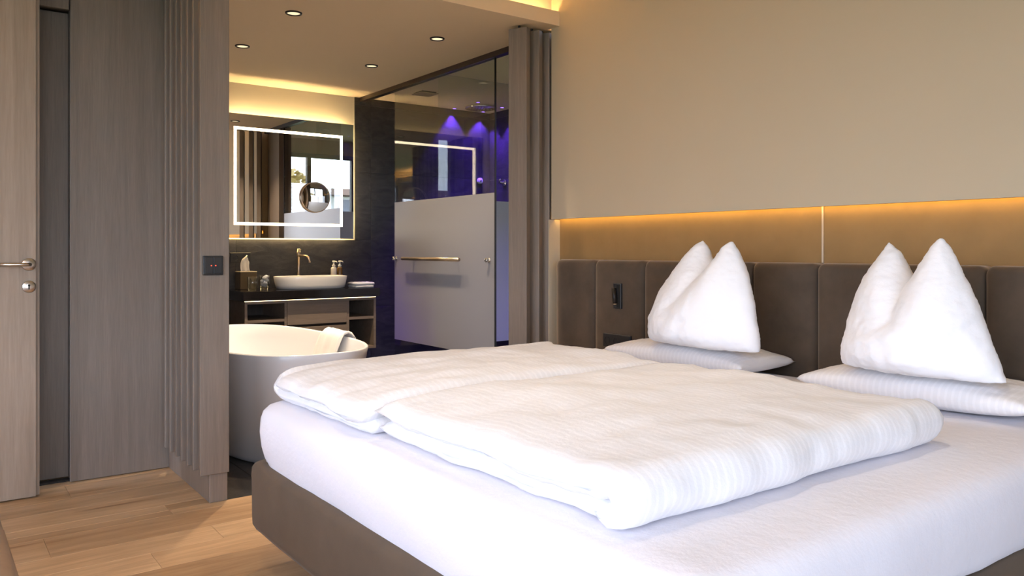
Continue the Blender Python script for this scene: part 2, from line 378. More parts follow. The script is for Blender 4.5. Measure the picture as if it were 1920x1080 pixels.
# shell walls behind and beside the camera, with window openings
def wall_with_hole(axis, c0, c1, a0, a1, z0, z1, h0, h1, hz0, hz1):
    L = [(a0, h0, z0, z1), (h1, a1, z0, z1), (h0, h1, z0, hz0), (h0, h1, hz1, z1)]
    return boxes([(c0, c1, a, b, p, q) if axis == 'x' else (a, b, c0, c1, p, q) for a, b, p, q in L if b - a > 1e-4 and q - p > 1e-4])
struct('wall_left', wall_with_hole('x', -2.3, -2.2, -2.6, 4.2, -0.12, 2.80, -1.9, 2.5, 0.2, 2.5), WALL)
struct('wall_front', wall_with_hole('y', -2.6, -2.5, -2.3, 3.3, -0.12, 2.80, -2.0, 1.0, 0.2, 2.5), WALL)
struct('wall_entry', boxes([(-2.3, -0.5, 4.2, 4.3, -0.12, 2.8), (-2.3, 1.05, 4.95, 5.05, -0.12, 2.5)]), WALL)
def window(n, axis, c, h0, h1, z0, z1, mull):
    b = []; t = 0.05
    seg = [(h0, h0 + t, z0, z1), (h1 - t, h1, z0, z1), (h0 + t, h1 - t, z0, z0 + t), (h0 + t, h1 - t, z1 - t, z1)] + [(m - t / 2, m + t / 2, z0 + t, z1 - t) for m in mull]
    for a, e, p, q in seg: b.append((c - .03, c + .03, a, e, p, q) if axis == 'x' else (a, e, c - .03, c + .03, p, q))
    o = struct('window_%d' % n, boxes(b), FRAME)
    edges = [h0 + t] + [m for m in mull] + [h1 - t]
    for a, e in zip(edges, edges[1:]):
        link('pane', box(c - .004, c + .004, a, e, z0 + t, z1 - t) if axis == 'x' else box(a, e, c - .004, c + .004, z0 + t, z1 - t), GLASS, o)
    return o
window(1, 'x', -2.25, -1.9, 2.5, 0.2, 2.5, [-0.43, 1.03])
window(2, 'y', -2.55, -2.0, 1.0, 0.2, 2.5, [-0.5])

# bathroom walls
struct('wall_mirror', box(1.0, 3.09, 6.512, 6.62, 1.20, 2.465), WALL_BACK, 'warm plaster strip above the lit mirror')
wt = struct('wall_tiled', boxes([(1.0, 4.65, 6.512, 6.62, -0.12, 1.20), (3.09, 4.65, 6.512, 6.62, 1.20, 2.465)]), GROUT, 'dark slate tiled wall behind the vanity and shower')
def wtile(x0, x1, z0, z1):
    link('tile', box(x0 + .001, x1 - .001, 6.500, 6.5119, z0 + .001, z1 - .001, .001, 1), TILE, wt)
for z0, z1 in ((0, .6), (.6, 1.2)):
    for a, b in ((1.0, 2.047), (2.047, 3.247), (3.247, 4.447), (4.447, 4.54)): wtile(a, b, z0, z1)
for z0, z1 in ((1.2, 1.8), (1.8, 2.4), (2.4, 2.465)):
    for a, b in ((3.09, 3.247), (3.247, 4.447), (4.447, 4.54)): wtile(a, b, z0, z1)
ws = struct('wall_shower', box(4.553, 4.65, 3.4, 6.512, -0.12, 2.465), GROUT, 'dark slate wall at the end of the shower')
for z0, z1 in ((0, .6), (.6, 1.2), (1.2, 1.8), (1.8, 2.4), (2.4, 2.465)):
    for a, b in ((3.5, 4.1), (4.1, 5.3), (5.3, 6.499)):
        link('tile', box(4.540, 4.5529, a + .001, b - .001, z0 + .001, z1 - .001, .001, 1), TILE, ws)
struct('wall_bathroom_left', box(0.98, 1.04, 4.47, 6.62, -0.12, 2.465), TILE)
# stub wall between slats and shower door, and the window wall of the toilet alcove
struct('wall_stub', boxes([(3.215, 3.30, 3.783, 4.29, -0.12, 2.465), (3.16, 3.215, 4.0, 4.29, -0.12, 2.465)]), simple('stub_brown', (0.19, 0.145, 0.105), 0.6), 'brown panelled stub wall beside the shower glass')
struct('wall_alcove', boxes([(3.301, 3.36, 3.54, 3.78, -0.12, 2.465), (3.301, 3.36, 3.46, 3.54, -0.12, 2.465), (4.43, 4.552, 3.46, 3.54, -0.12, 2.465), (3.36, 4.43, 3.46, 3.54, -0.12, .3), (3.36, 4.43, 3.46, 3.54, 2.29, 2.465)]), WALL)
win3 = window(3, 'y', 3.50, 3.36, 4.43, 0.3, 2.29, [3.82])

# ------------------------------------------------------------------ entry door (swung leaf)
dr = struct('door_1', boxes([(-0.47, 0.418, 4.155, 4.19, 0.008, 2.46), (-0.47, 0.434, 4.172, 4.19, 0.008, 2.46)]), DOOR, 'light oak door leaf with a round-rose lever handle')
hd = link('door_handle', lathe([(0.0, -.008), (.026, -.008), (.028, -.006), (.028, 0)], (0.391, 4.155, 1.049), 'y', 32, False, False), STEEL, dr, True)
bm = tube([(0.391, 4.150, 1.049), (0.391, 4.112, 1.049), (0.388, 4.104, 1.049), (0.380, 4.100, 1.049), (0.268, 4.100, 1.049)], 0.0085, 14)
link('lever', bm, STEEL, hd, True)
es = link('escutcheon', lathe([(0.0, -.006), (.025, -.006), (.027, -.004), (.027, 0)], (0.391, 4.155, 0.949), 'y', 32, False, False), STEEL, dr, True)
link('keyhole', boxes([(.3885, .3935, 4.1478, 4.1495, .937, .953)]), DARKHOLE, es)
link('keyhole_top', lathe([(0.0, -.0012), (.0048, -.0012), (.0048, 0)], (0.391, 4.149, 0.955), 'y', 14, False, False), DARKHOLE, es)

# ------------------------------------------------------------------ wardrobe with sliding front
wd = thing('wardrobe', 'tall grey-brown oak wardrobe front with a sliding panel and recessed strip', 'wardrobe', (0.8, 4.4, 0))
link('sliding_panel', box(0.578, 1.035, 4.325, 4.35, 0.003, 2.463, 0.0015, 1), OAK, wd)
link('recessed_panel', box(0.30, 0.582, 4.405, 4.43, 0.012, 2.262, 0.001, 1), OAK, wd)
link('header_panel', box(0.30, 0.572, 4.328, 4.352, 2.262, 2.463, 0.0015, 1), OAK, wd)
link('carcass', boxes([(0.578, 0.60, 4.352, 4.40, 0.012, 2.46), (0.30, 1.035, 4.432, 4.46, 0.012, 2.46), (0.30, 0.578, 4.354, 4.404, 2.268, 2.46)]), OAK_DARK, wd)
link('floor_track', box(0.30, 1.035, 4.352, 4.404, -0.0, 0.008), BLACKM, wd)

# ------------------------------------------------------------------ slatted screens
ls = thing('slat_screen', 'upright grey-brown oak slat screen on a plinth, beside the wardrobe', 'screen', (1.04, 3.95, 0))
link('plinth', box(1.022, 1.10, 3.610, 4.318, 0.0, 0.126, 0.002, 1), OAK_H, ls)
link('end_board', box(0.980, 1.104, 3.598, 3.628, 0.127, 2.463, 0.002, 1), OAK, ls)
for k in range(6):
    y = 3.712 + 0.1 * k
    link('slat', box(0.980, 1.10, y, y + 0.028, 0.127, 2.463, 0.0025, 1), OAK, ls)
link('backing', box(1.06, 1.09, 3.63, 4.318, 0.127, 2.463), OAK_DARK, ls)
sw = thing('light_switch', 'square black double light switch on the end board of the slat screen', 'switch', (1.03, 3.595, 1.045))
link('frame', box(0.989, 1.075, 3.588, 3.5975, 1.003, 1.088, 0.003, 2), BLACK, sw)
for a, b in ((0.995, 1.031), (1.033, 1.069)):
    r = link('rocker', box(a, b, 3.585, 3.589, 1.010, 1.081, 0.0015, 1), BLACK, sw)
    cx = b - .008 if a < 1 else a + .008
    link('indicator', box(cx - .0025, cx + .0025, 3.5842, 3.5852, 1.043, 1.047), E_RED, r)

rs = thing('slat_screen', 'three angled oak slats standing from floor to ceiling beside the headboard', 'screen', (3.0, 3.8, 0))
ang = math.radians(24.0); ux, uy = math.sin(ang), -math.cos(ang); px_, py_ = math.cos(ang), math.sin(ang)
for k, (nx, ny) in enumerate(((2.908, 3.776), (3.010, 3.784), (3.100, 3.792))):
    bm = bmesh.new(); L_, T_ = 0.125, 0.046
    q = [(nx, ny), (nx + px_ * T_, ny + py_ * T_), (nx + px_ * T_ - ux * L_, ny + py_ * T_ - uy * L_), (nx - ux * L_, ny - uy * L_)]
    if k == 2: q = [(a - 0.004, b) for a, b in q]
    lo = [bm.verts.new((*p, 0.004)) for p in q]; hi = [bm.verts.new((*p, 2.447)) for p in q]
    bm.faces.new(lo[::-1]); bm.faces.new(hi)
    for i in range(4): bm.faces.new((lo[i], lo[(i + 1) % 4], hi[(i + 1) % 4], hi[i]))
    bmesh.ops.bevel(bm, geom=bm.edges[:], offset=0.004, segments=2, profile=0.5, affect='EDGES')
    s = link('slat', bm, OAK, rs)
    cxx, cyy = sum(p[0] for p in q) / 4, sum(p[1] for p in q) / 4
    link('pivot', lathe([(0.008, -.03), (0.008, 0.03)], (cxx, cyy, 2.45), 'z', 10), BLACKM, s)

# ------------------------------------------------------------------ shower glass
sd = thing('shower_door', 'sliding glass shower door with a frosted band and bronze bar handle', 'shower door', (3.16, 5.2, 0))
def glass_panel(axis, c, a0, a1, par, z_lo, z_hi, top=2.428, t=0.008):
    for nm, m, p, q in (('clear_pane', GLASS, 0.012, z_lo), ('frosted_band', FROST, z_lo, z_hi), ('clear_pane', GLASS, z_hi, top)):
        link(nm, box(c - t / 2, c + t / 2, a0, a1, p, q) if axis == 'x' else box(a0, a1, c - t / 2, c + t / 2, p, q), m, par)
glass_panel('x', 3.16, 4.455, 5.888, sd, 0.375, 1.505)
link('bar_handle', tube([(3.105, 4.83, 1.043), (3.105, 5.665, 1.043)], 0.0135, 16), GOLD, sd, True)
for y in (4.93, 5.56): link('handle_mount', tube([(3.105, y, 1.043), (3.156, y, 1.043)], 0.008, 10), GOLD, sd, True)
for y in (4.52, 5.855):
    k = link('knob', lathe([(.010, -.034), (.016, -.030), (.017, -.022), (.010, -.014), (.010, -.006), (.018, -.004), (.018, 0)], (3.155, y, 1.043), 'x', 18), CHROME, sd, True)
    link('knob_plate', lathe([(.018, 0), (.018, .008), (.010, .012), (.016, .026), (.010, .034)], (3.165, y, 1.043), 'x', 18), CHROME, k, True)
link('edge_profile', box(3.153, 3.167, 4.450, 4.4545, 0.012, 2.428), BLACKM, sd)
tr = struct('trim_4', boxes([(3.135, 3.185, 3.9, 6.498, 2.428, 2.465)]), simple('dark_rail', (0.05, 0.038, 0.033), 0.35, 0.5), 'dark ceiling rail of the shower glass')
pt = thing('glass_partition', 'fixed glass partition with a frosted band inside the shower', 'glass partition', (3.9, 5.25, 0))
glass_panel('y', 5.25, 3.19, 4.538, pt, 0.375, 1.505, 2.463)

# shower ceiling fittings
rh = thing('rain_shower_head', 'round flat rain shower head on the shower ceiling', 'shower head', (4.26, 6.24, 2.45))
link('plate', lathe([(0.0, -.016), (.145, -.016), (.150, -.012), (.150, 0), (0.0, 0)], (4.26, 6.24, 2.462), 'z', 40, False, False), CHROME, rh, True)
bm = bmesh.new()
for r_, n_ in ((.03, 6), (.06, 12), (.09, 18), (.12, 24)):
    for i in range(n_):
        a = 2 * PI * i / n_; lathe([(.0035, -.020), (.0035, -.016)], (4.26 + r_ * math.cos(a), 6.24 + r_ * math.sin(a), 2.462), 'z', 6, True, False, bm)
nz = link('nozzles', bm, BLACK, rh); nz['kind'] = 'stuff'
for i, (x, y, wh) in enumerate(((4.10, 6.452, 'by the tiled wall, before the corner'), (4.42, 6.434, 'in the far corner of the shower'), (4.435, 6.138, 'beside the end wall of the shower'), (4.10, 6.05, 'on the bedroom side of the rain shower head'))):
    t = thing('shower_led', 'small purple ceiling light ' + wh, 'ceiling light', (x, y, 2.46), 'purple lights around the rain shower head')
    link('ring', lathe([(.017, 0), (.024, 0), (.024, -.004), (.017, -.004), (.017, 0)], (x, y, 2.4645), 'z', 20, False, False), CHROME, t, True)
    link('lens', lathe([(0.0, -.0025), (.017, -.0025)], (x, y, 2.4640), 'z', 20, False, False), E_PURP, t)
    l = bpy.data.lights.new('purple_spot', 'SPOT'); l.energy = 110; l.color = (0.16, 0.05, 1.0); l.spot_size = math.radians(78); l.spot_blend = 0.5; l.shadow_soft_size = 0.012
    o = bpy.data.objects.new('purple_spot', l); o.location = (x, y, 2.452); COL.objects.link(o)
vt = thing('ceiling_vent', 'square exhaust vent cover in the shower ceiling', 'vent', (3.49, 5.96, 2.46))
link('cover', box(3.405, 3.575, 5.875, 6.045, 2.448, 2.455, .002, 1), simple('vent_cover', (.34, .28, .21), .6), vt)
link('collar', box(3.42, 3.56, 5.89, 6.03, 2.455, 2.4645), GROUT, vt)
t = thing('shower_control', 'round white shower control on the dark tiled wall', 'shower control', (4.42, 6.49, 1.79))
link('dial', lathe([(0.0, -.022), (.026, -.022), (.030, -.016), (.030, 0)], (4.42, 6.499, 1.79), 'y', 24, False, False), WHITEP, t, True)
link('button', lathe([(0.0, -.026), (.010, -.026), (.010, -.021)], (4.42, 6.499, 1.79), 'y', 16, False, False), CHROME, t, True)
t = thing('shower_valve', 'chrome lever valve on the end wall of the shower', 'shower valve', (4.53, 6.24, 1.76))
link('rose', lathe([(0.0, -.012), (.032, -.012), (.034, -.008), (.034, 0)], (4.539, 6.24, 1.76), 'x', 24, False, False), CHROME, t, True)
link('lever', tube([(4.53, 6.24, 1.76), (4.47, 6.24, 1.765), (4.46, 6.22, 1.775), (4.455, 6.19, 1.79)], [.016, .016, .010, .007], 12), CHROME, t, True)

# ------------------------------------------------------------------ bathroom downlights
for x, y, wh in ((1.711, 4.397, 'ceiling spot highest in the photo, over the bathtub foot'), (1.716, 5.313, 'ceiling spot close to the slat screen edge and the mirror'), (2.655, 4.384, 'ceiling spot close to the dark shower rail'), (2.661, 5.319, 'ceiling spot lowest in the photo, between rail and mirror')):
    t = thing('downlight', 'round recessed ' + wh, 'ceiling light', (x, y, 2.46), 'recessed downlights in the bathroom ceiling')
    link('trim_ring', lathe([(.036, -.001), (.038, -.007), (.046, -.007), (.048, 0)], (x, y, 2.4648), 'z', 32, False, False), BLACKM, t, True)
    link('lens', lathe([(0.0, -.002), (.036, -.002)], (x, y, 2.4645), 'z', 32, False, False), E_DOWN, t)
    l = bpy.data.lights.new('downlight_beam', 'SPOT'); l.energy = 140; l.color = (1.0, 0.77, 0.53); l.spot_size = math.radians(95); l.spot_blend = 0.8; l.shadow_soft_size = 0.035
    o = bpy.data.objects.new('downlight_beam', l); o.location = (x, y, 2.455); COL.objects.link(o)

# ------------------------------------------------------------------ lit mirror
mi = thing('lit_mirror', 'wide wall mirror with a lit rectangular LED line and glowing edges', 'mirror', (2.47, 6.45, 1.2))
MX0, MX1, MZ0, MZ1 = 1.905, 3.038, 1.208, 2.203
link('mirror_glass', box(MX0, MX1, 6.420, 6.432, MZ0, MZ1), MIRROR, mi)
link('back_box', box(MX0 + .05, MX1 - .05, 6.433, 6.511, MZ0 + .055, MZ1 - .055), MIRROR_EDGE, mi)
a0, a1, b0, b1, tt = 2.005, 2.936, 1.312, 2.098, 0.022
for nm, b in (('led_line', (a0, a1, b0, b0 + tt)), ('led_line', (a0, a1, b1 - tt, b1)), ('led_line', (a0, a0 + tt, b0 + tt, b1 - tt)), ('led_line', (a1 - tt, a1, b0 + tt, b1 - tt))):
    link(nm, box(b[0], b[1], 6.4185, 6.4199, b[2], b[3]), E_MIRR, mi)
for b in ((MX0 + .05, MX1 - .05, 6.462, 6.480, MZ1 - .050, MZ1 - .042), (MX0 + .05, MX1 - .05, 6.462, 6.480, MZ0 + .042, MZ0 + .050), (MX0 + .042, MX0 + .050, 6.462, 6.480, MZ0 + .05, MZ1 - .05), (MX1 - .050, MX1 - .042, 6.462, 6.480, MZ0 + .05, MZ1 - .05)):
    link('back_light', box(*b), E_BACK, mi)
mg = thing('magnifying_mirror', 'small round gold-rimmed magnifying mirror fixed to the lit mirror', 'mirror', (2.682, 6.39, 1.556))
link('rim', lathe([(.121, 0), (.127, 0), (.130, -.004), (.130, -.018), (.127, -.022), (.122, -.022), (.121, 0)], (2.682, 6.417, 1.556), 'y', 48, False, False), GOLD, mg, True)
bm = lathe([(0.0, -.0265), (.03, -.0261), (.06, -.0249), (.09, -.0229), (.1215, -.0198)], (2.682, 6.417, 1.556), 'y', 48, False, False)
bmesh.ops.remove_doubles(bm, verts=bm.verts[:], dist=1e-5)
link('glass', bm, MIRROR, mg, True)
link('mount', lathe([(.05, 0), (.05, -.004)], (2.682, 6.4185, 1.556), 'y', 24), GOLD, mg)

# ------------------------------------------------------------------ vanity
va = thing('vanity_cabinet', 'wall-hung oak vanity cabinet with open shelves and two drawers', 'cabinet', (2.5, 6.25, 0.30))
CF, CB, CZ0, CZ1 = 6.0, 6.498, 0.30, 0.722
X = [1.955, 1.975, 2.262, 2.282, 2.782, 2.802, 3.022, 3.042]
link('side_panel', box(X[0], X[1], CF, CB, CZ0, CZ1), CAB, va); link('side_panel', box(X[6], X[7], CF, CB, CZ0, CZ1), CAB, va)
link('divider', box(X[2], X[3], CF + .001, CB, CZ0, CZ1 - .02), CAB, va); link('divider', box(X[4], X[5], CF + .001, CB, CZ0, CZ1 - .02), CAB, va)
link('top_panel', box(X[1], X[6], CF, CB, CZ1 - .02, CZ1), CAB, va); link('bottom_panel', box(X[1], X[6], CF + .002, CB, CZ0, CZ0 + .02), CAB, va)
link('shelf', box(X[1], X[2], CF + .003, CB - .01, 0.560, 0.580), CAB, va); link('shelf', box(X[5], X[6], CF + .003, CB - .01, 0.545, 0.566), CAB, va)
link('back_panel', box(X[1], X[6], CB - .008, CB, CZ0 + .02, CZ1 - .02), OAK_DARK, va)
link('drawer', box(X[3] + .002, X[4] - .002, CF - .004, CF + .016, 0.528, CZ1 - .004, .0015, 1), CAB, va)
link('drawer', box(X[3] + .002, X[4] - .002, CF - .004, CF + .016, 0.304, 0.508, .0015, 1), CAB, va)
link('grip_channel', box(X[3] + .002, X[4] - .002, CF + .018, CF + .03, 0.506, 0.53), BLACKM, va)
link('light_strip', box(X[0] + .002, X[7] - .002, CF - .001, CF + .010, CZ1 + .0005, CZ1 + .005), E_VAN, va)
ct = tag(link('countertop', box(1.927, 3.055, 5.95, 6.499, 0.7285, 0.80, .002, 1), COUNTER), 'thick glossy black vanity countertop under the basin', 'countertop')

# wash basin
bm = bmesh.new(); rl = []
bcx, bcy = 2.56, 6.205
for s, z in ((.905, .801), (.93, .805), (.958, .83), (.985, .87), (1.0, .897), (.995, .900), (.975, .900), (.965, .896), (.90, .85), (.82, .825), (.60, .815), (.30, .812), (.05, .811)):
    k = 1.0 if s > .5 else 1.0
    rl.append([(x, y, z) for x, y in superell(bcx, bcy, .300 * s, .185 * s if s < .99 else .185 * s, 2.35, 64)])
tag(link('wash_basin', rings(rl, True, True, bm), CERAMIC, None, True), 'oval white vessel basin standing on the black countertop', 'basin')
fa = thing('basin_faucet', 'tall slim bronze basin faucet behind the white basin', 'faucet', (2.545, 6.43, 0.8))
link('body', lathe([(.022, 0), (.022, .006), (.0125, .008), (.0125, .255), (.0145, .257), (.0145, .30), (.0125, .302), (.0125, .318), (.0105, .322)], (2.545, 6.43, .801), 'z', 20), GOLD, fa, True)
pts = [(2.545, 6.43, 1.063), (2.558, 6.33, 1.063), (2.562, 6.30, 1.061), (2.566, 6.28, 1.052), (2.569, 6.268, 1.036), (2.572, 6.258, 1.01)]
link('spout', tube(pts, .0095, 14), GOLD, fa, True)
link('lever', tube([(2.545, 6.43, 1.112), (2.553, 6.405, 1.116)], .004, 8), GOLD, fa)
link('drain', lathe([(0, .812), (.02, .812), (.021, .815), (.018, .817), (0, .817)], (2.56, 6.205, 0), 'z', 20, False, False), GOLD, bpy.data.objects['wash_basin'], True)

# soap bottles
def pump_bottle(x, y, col, r, h, label, clear):
    t = thing('pump_bottle', label, 'bottle', (x, y, .8), 'soap bottles behind the basin')
    mt = simple('bottle_' + label[:6], col, .25, Coat_Weight=.4)
    link('bottle_body', lathe([(r * .92, .001), (r, .006), (r, h - .012), (r * .85, h - .003), (.012, h), (.012, h + .006)], (x, y, .8), 'z', 24), mt, t, True)
    link('collar', lathe([(.014, h + .003), (.014, h + .018), (.007, h + .021), (.006, h + .040), (.011, h + .042), (.011, h + .054), (.006, h + .056)], (x, y, .8), 'z', 16), WHITEP, t, True)
    link('nozzle', tube([(x, y, .8 + h + .048), (x + .012, y - .022, .8 + h + .048), (x + .017, y - .030, .8 + h + .042)], .0045, 8), WHITEP, t, True)
    return t
lab = simple('label_paper', (.62, .55, .46), .6)
t = pump_bottle(2.845, 6.40, (.66, .60, .54), .025, .165, 'pale pump bottle standing behind the end of the basin', False)
link('label', lathe([(.0255, .03), (.0255, .11)], (2.845, 6.40, .8), 'z', 24, False, False), lab, t, True)
t = pump_bottle(2.905, 6.41, (.14, .075, .018), .024, .165, 'amber pump bottle standing next to the pale one', True)
link('label', lathe([(.0245, .03), (.0245, .10)], (2.905, 6.41, .8), 'z', 24, False, False), simple('amber_label', (.42, .34, .2), .6), t, True)

# folded hand towels, tissue box, glasses
def folded(name, x0, x1, y0, y1, z, h, lab_, n):
    bm = bmesh.new(); P = []
    r = h / 2; pr = []
    for i in range(9): a = PI / 2 + PI * i / 8; pr.append((y0 + r + r * math.cos(a), z + r + r * math.sin(a)))
    for i in range(1, 8): pr.append((y0 + r + (y1 - y0 - r) * i / 8, z + .001))
    pr.append((y1, z + r * .5)); pr.append((y1, z + r * 1.5))
    for i in range(7, 0, -1): pr.append((y0 + r + (y1 - y0 - r) * i / 8, z + h))
    R = []
    for i in range(13):
        x = x0 + (x1 - x0) * i / 12
        R.append([(x + .003 * fbm((x, yy, zz * 9), 20), yy, zz + .0025 * fbm((x * 2, yy, n), 14) * (1 if zz > z + .004 else 0)) for yy, zz in pr])
    o = link(name, rings(R, True, True, bm), TOWEL, None, True)
    return tag(o, lab_, 'towel', 'folded hand towels by the basin')
folded('hand_towel', 2.885, 3.042, 6.04, 6.20, .8005, .021, 'folded white hand towel lying directly on the countertop end', 1)
folded('hand_towel', 2.880, 3.046, 6.035, 6.20, .8225, .021, 'folded white hand towel lying on top of the other one', 2)
tb = thing('tissue_box', 'bronze cube tissue box with a white tissue sticking out', 'tissue box', (2.09, 6.38, .8))
link('box', box(2.025, 2.155, 6.32, 6.45, .801, .935, .002, 1), simple('bronze_box', (.12, .085, .045), .35, .55), tb)
link('lid', box(2.023, 2.157, 6.318, 6.452, .9355, .943, .002, 1), simple('bronze_lid', (.55, .45, .33), .35, .3), tb)
bm = bmesh.new(); R = []
for i in range(10):
    f = i / 9; z = .941 + .115 * f; cx = 2.085 - .012 * math.sin(f * 3.0) + .018 * f; hw = .034 * (1 - .25 * f) * (1 if f < .75 else max(.12, (1 - f) / .25)); 
    R.append([(cx - hw + 2 * hw * k / 9, 6.385 + .012 * math.sin(k * 1.1 + 3 * f), z + .03 * (.5 - k / 9) * f) for k in range(10)])
R2 = [[(x, y + .003, z) for x, y, z in r[::-1]] for r in R]
link('tissue', rings([a + b for a, b in zip(R, R2)], True, True, bm), simple('tissue_paper', (.78, .72, .62), .9), tb, True)
GLASSW = glass('tumbler_glass', (.90, .92, .93), .03, 2.1)
def tumbler(x, y, r, h, label):
    t = thing('tumbler', label, 'glass', (x, y, .8), 'drinking glasses on the countertop')
    link('glass_wall', lathe([(r * .80, .0015), (r * .84, .0), (r, h), (r - .0025, h), (r * .8, .014), (0.0, .013)], (x, y, .801), 'z', 28, True, False), GLASSW, t, True)
    return t
tumbler(2.047, 6.10, .040, .105, 'clear empty tumbler in front of the tissue box')
t = tumbler(2.150, 6.13, .041, .115, 'clear tumbler filled with white cotton pads')
for k in range(9):
    a = k * 2.4; rr = .016 if k % 3 else .004
    bm = bmesh.new(); bmesh.ops.create_icosphere(bm, subdivisions=2, radius=.0165)
    for v in bm.verts: v.co = Vector((v.co.x * 1.05, v.co.y * 1.05, v.co.z * .9)) * (1 + .12 * fbm(v.co + Vector((k, 0, 0)), 60)) + Vector((2.150 + rr * math.cos(a), 6.13 + rr * math.sin(a), .836 + .0083 * k))
    link('cotton_ball', bm, TOWEL, t, True)
so = thing('wall_socket', 'black double wall socket low on the slate wall by the tissue box', 'socket', (2.07, 6.49, 1.05))
link('frame', box(2.0, 2.165, 6.490, 6.4995, 1.008, 1.09, .002, 1), BLACK, so)
link('outlet', lathe([(.020, 0), (.020, -.001), (.019, .006), (0, .006)], (2.041, 6.4885, 1.049), 'y', 24, False, False), DARKHOLE, so)
link('outlet', lathe([(.020, 0), (.020, -.001), (.019, .006), (0, .006)], (2.123, 6.4885, 1.049), 'y', 24, False, False), DARKHOLE, so)

# ------------------------------------------------------------------ bathtub
TCX, TCY, TA, TB, TN = 1.675, 4.83, 0.445, 0.965, 2.75
def trg(s, z, da=0.0):
    return [(x, y, z) for x, y in superell(TCX, TCY, TA * s - da, TB * (1 - (1 - s) * .55) - da, TN, 96)]
bt = thing('bathtub', 'white oval freestanding bathtub in the open bathroom', 'bathtub', (TCX, TCY, 0))
R = [trg(.80, .002), trg(.815, .006), trg(.835, .03), trg(.87, .12), trg(.905, .25), trg(.95, .42), trg(.985, .54), trg(1.0, .574), trg(1.0, .580, .004), trg(1.0, .580, .014), trg(1.0, .575, .018), trg(.975, .50, .018), trg(.93, .36, .02), trg(.88, .25, .03), trg(.82, .19, .05), trg(.70, .165, .08), trg(.5, .16, .1), trg(.3, .158, .1)]
link('tub_shell', rings(R), TUBW, bt, True)
link('drain', lathe([(0, .160), (.028, .160), (.030, .163), (.026, .166), (0, .166)], (TCX, TCY, 0), 'z', 24, False, False), CHROME, bt, True)
# towel over the rim
RX = TCX + TA
prof = [(RX + .030, .40), (RX + .026, .50), (RX + .020, .575), (RX + .008, .598), (RX - .015, .606), (RX - .038, .598), (RX - .050, .57), (RX - .062, .50), (RX - .080, .40), (RX - .104, .30), (RX - .115, .26)]
R = []
for i in range(21):
    y0_ = 4.50 + .31 * i / 20; row_o, row_i = [], []
    for j, (x, z) in enumerate(prof):
        y = y0_ + max(0, j - 5) * .028
        dx = TA - TA * (max(0, 1 - abs((y - TCY) / TB) ** TN)) ** (1 / TN)
        th = .011 + .004 * fbm((y * 3, z * 3, 1), 6) + (.004 if i in (0, 20) else 0)
        nx = (1, 0) if j < 3 else ((0, 1) if j < 6 else (-1, .15))
        wob = .004 * fbm((y, z, 7), 9)
        row_o.append((x - dx + nx[0] * (th + wob), y + .010 * fbm((x, z, 2), 5), z + nx[1] * (th + wob))); row_i.append((x - dx - nx[0] * .001, y, z - nx[1] * .001))
    R.append(row_o + row_i[::-1])
tag(link('bath_towel', rings(R), TOWEL, None, True), 'white terry towel draped over the rim of the bathtub', 'towel')

# ------------------------------------------------------------------ headboard
hb = thing('headboard', 'long brown velvet headboard of upright padded panels', 'headboard', (3.08, 1.6, 0))
hy = [3.68, 3.338, 2.955, 2.62, 2.28, 1.953, 1.62, 1.287, 0.95, 0.61, 0.27, -0.07]
for a, b in zip(hy, hy[1:]):
    bm = bmesh.new(); R = []; y0, y1 = b + .0012, a - .0012; z0, z1 = .02, 1.057; n, m = 14, 36
    # front face bulges out of a rounded frame: rings shrinking towards the middle
    for ins, x in ((0, 3.150), (0, 3.075), (.003, 3.064), (.010, 3.054), (.022, 3.047), (.045, 3.042), (.09, 3.039)):
        k = []
        for p, q in rrect(y0 + ins, y1 - ins, z0 + ins, z1 - ins, max(.006, .030 - ins * .2), 5, 6, 18): k.append((x + .0012 * fbm((p, q, 3), 7), p, q))
        R.append(k)
    link('headboard_panel', rings(R, True, True), VELVET, hb, True)
link('backing', box(3.151, 3.160, -.07, 3.68, .02, .98), OAK_DARK, hb)

rl_ = thing('reading_lamp', 'slim black reading lamp on a plate set in the headboard', 'lamp', (3.035, 3.13, .85))
link('plate', box(3.026, 3.043, 3.100, 3.158, .795, .932, .002, 1), BLACK, rl_)
link('recess', box(3.0245, 3.0262, 3.106, 3.130, .803, .924), DARKHOLE, rl_)
lp = link('lamp_head', tube([(3.012, 3.138, .906), (3.006, 3.124, .822)], [.0115, .0115], 16), BLACKM, rl_, True)
link('hinge', tube([(3.026, 3.134, .880), (3.012, 3.134, .880)], .006, 10), BLACKM, rl_)
link('lens', lathe([(0, -.0002), (.0095, -.0002), (.0105, .003)], (3.0058, 3.1237, .8205), 'z', 16, False, False), simple('warm_lens', (.75, .52, .3), .3), lp)
bs = thing('bedside_socket', 'black double socket set in the headboard beside the bed', 'socket', (3.035, 3.16, .62))
link('frame', box(3.028, 3.042, 3.030, 3.240, .582, .655, .002, 1), BLACK, bs)
for y in (3.205, 3.135): link('outlet', lathe([(.020, .0), (.020, -.001), (.018, .006), (0, .006)], (3.0275, y, .618), 'x', 24, False, False), DARKHOLE, bs)
for y in (3.065,): link('blank_cover', box(3.026, 3.0285, 3.034, 3.096, .588, .649), BLACK, bs)

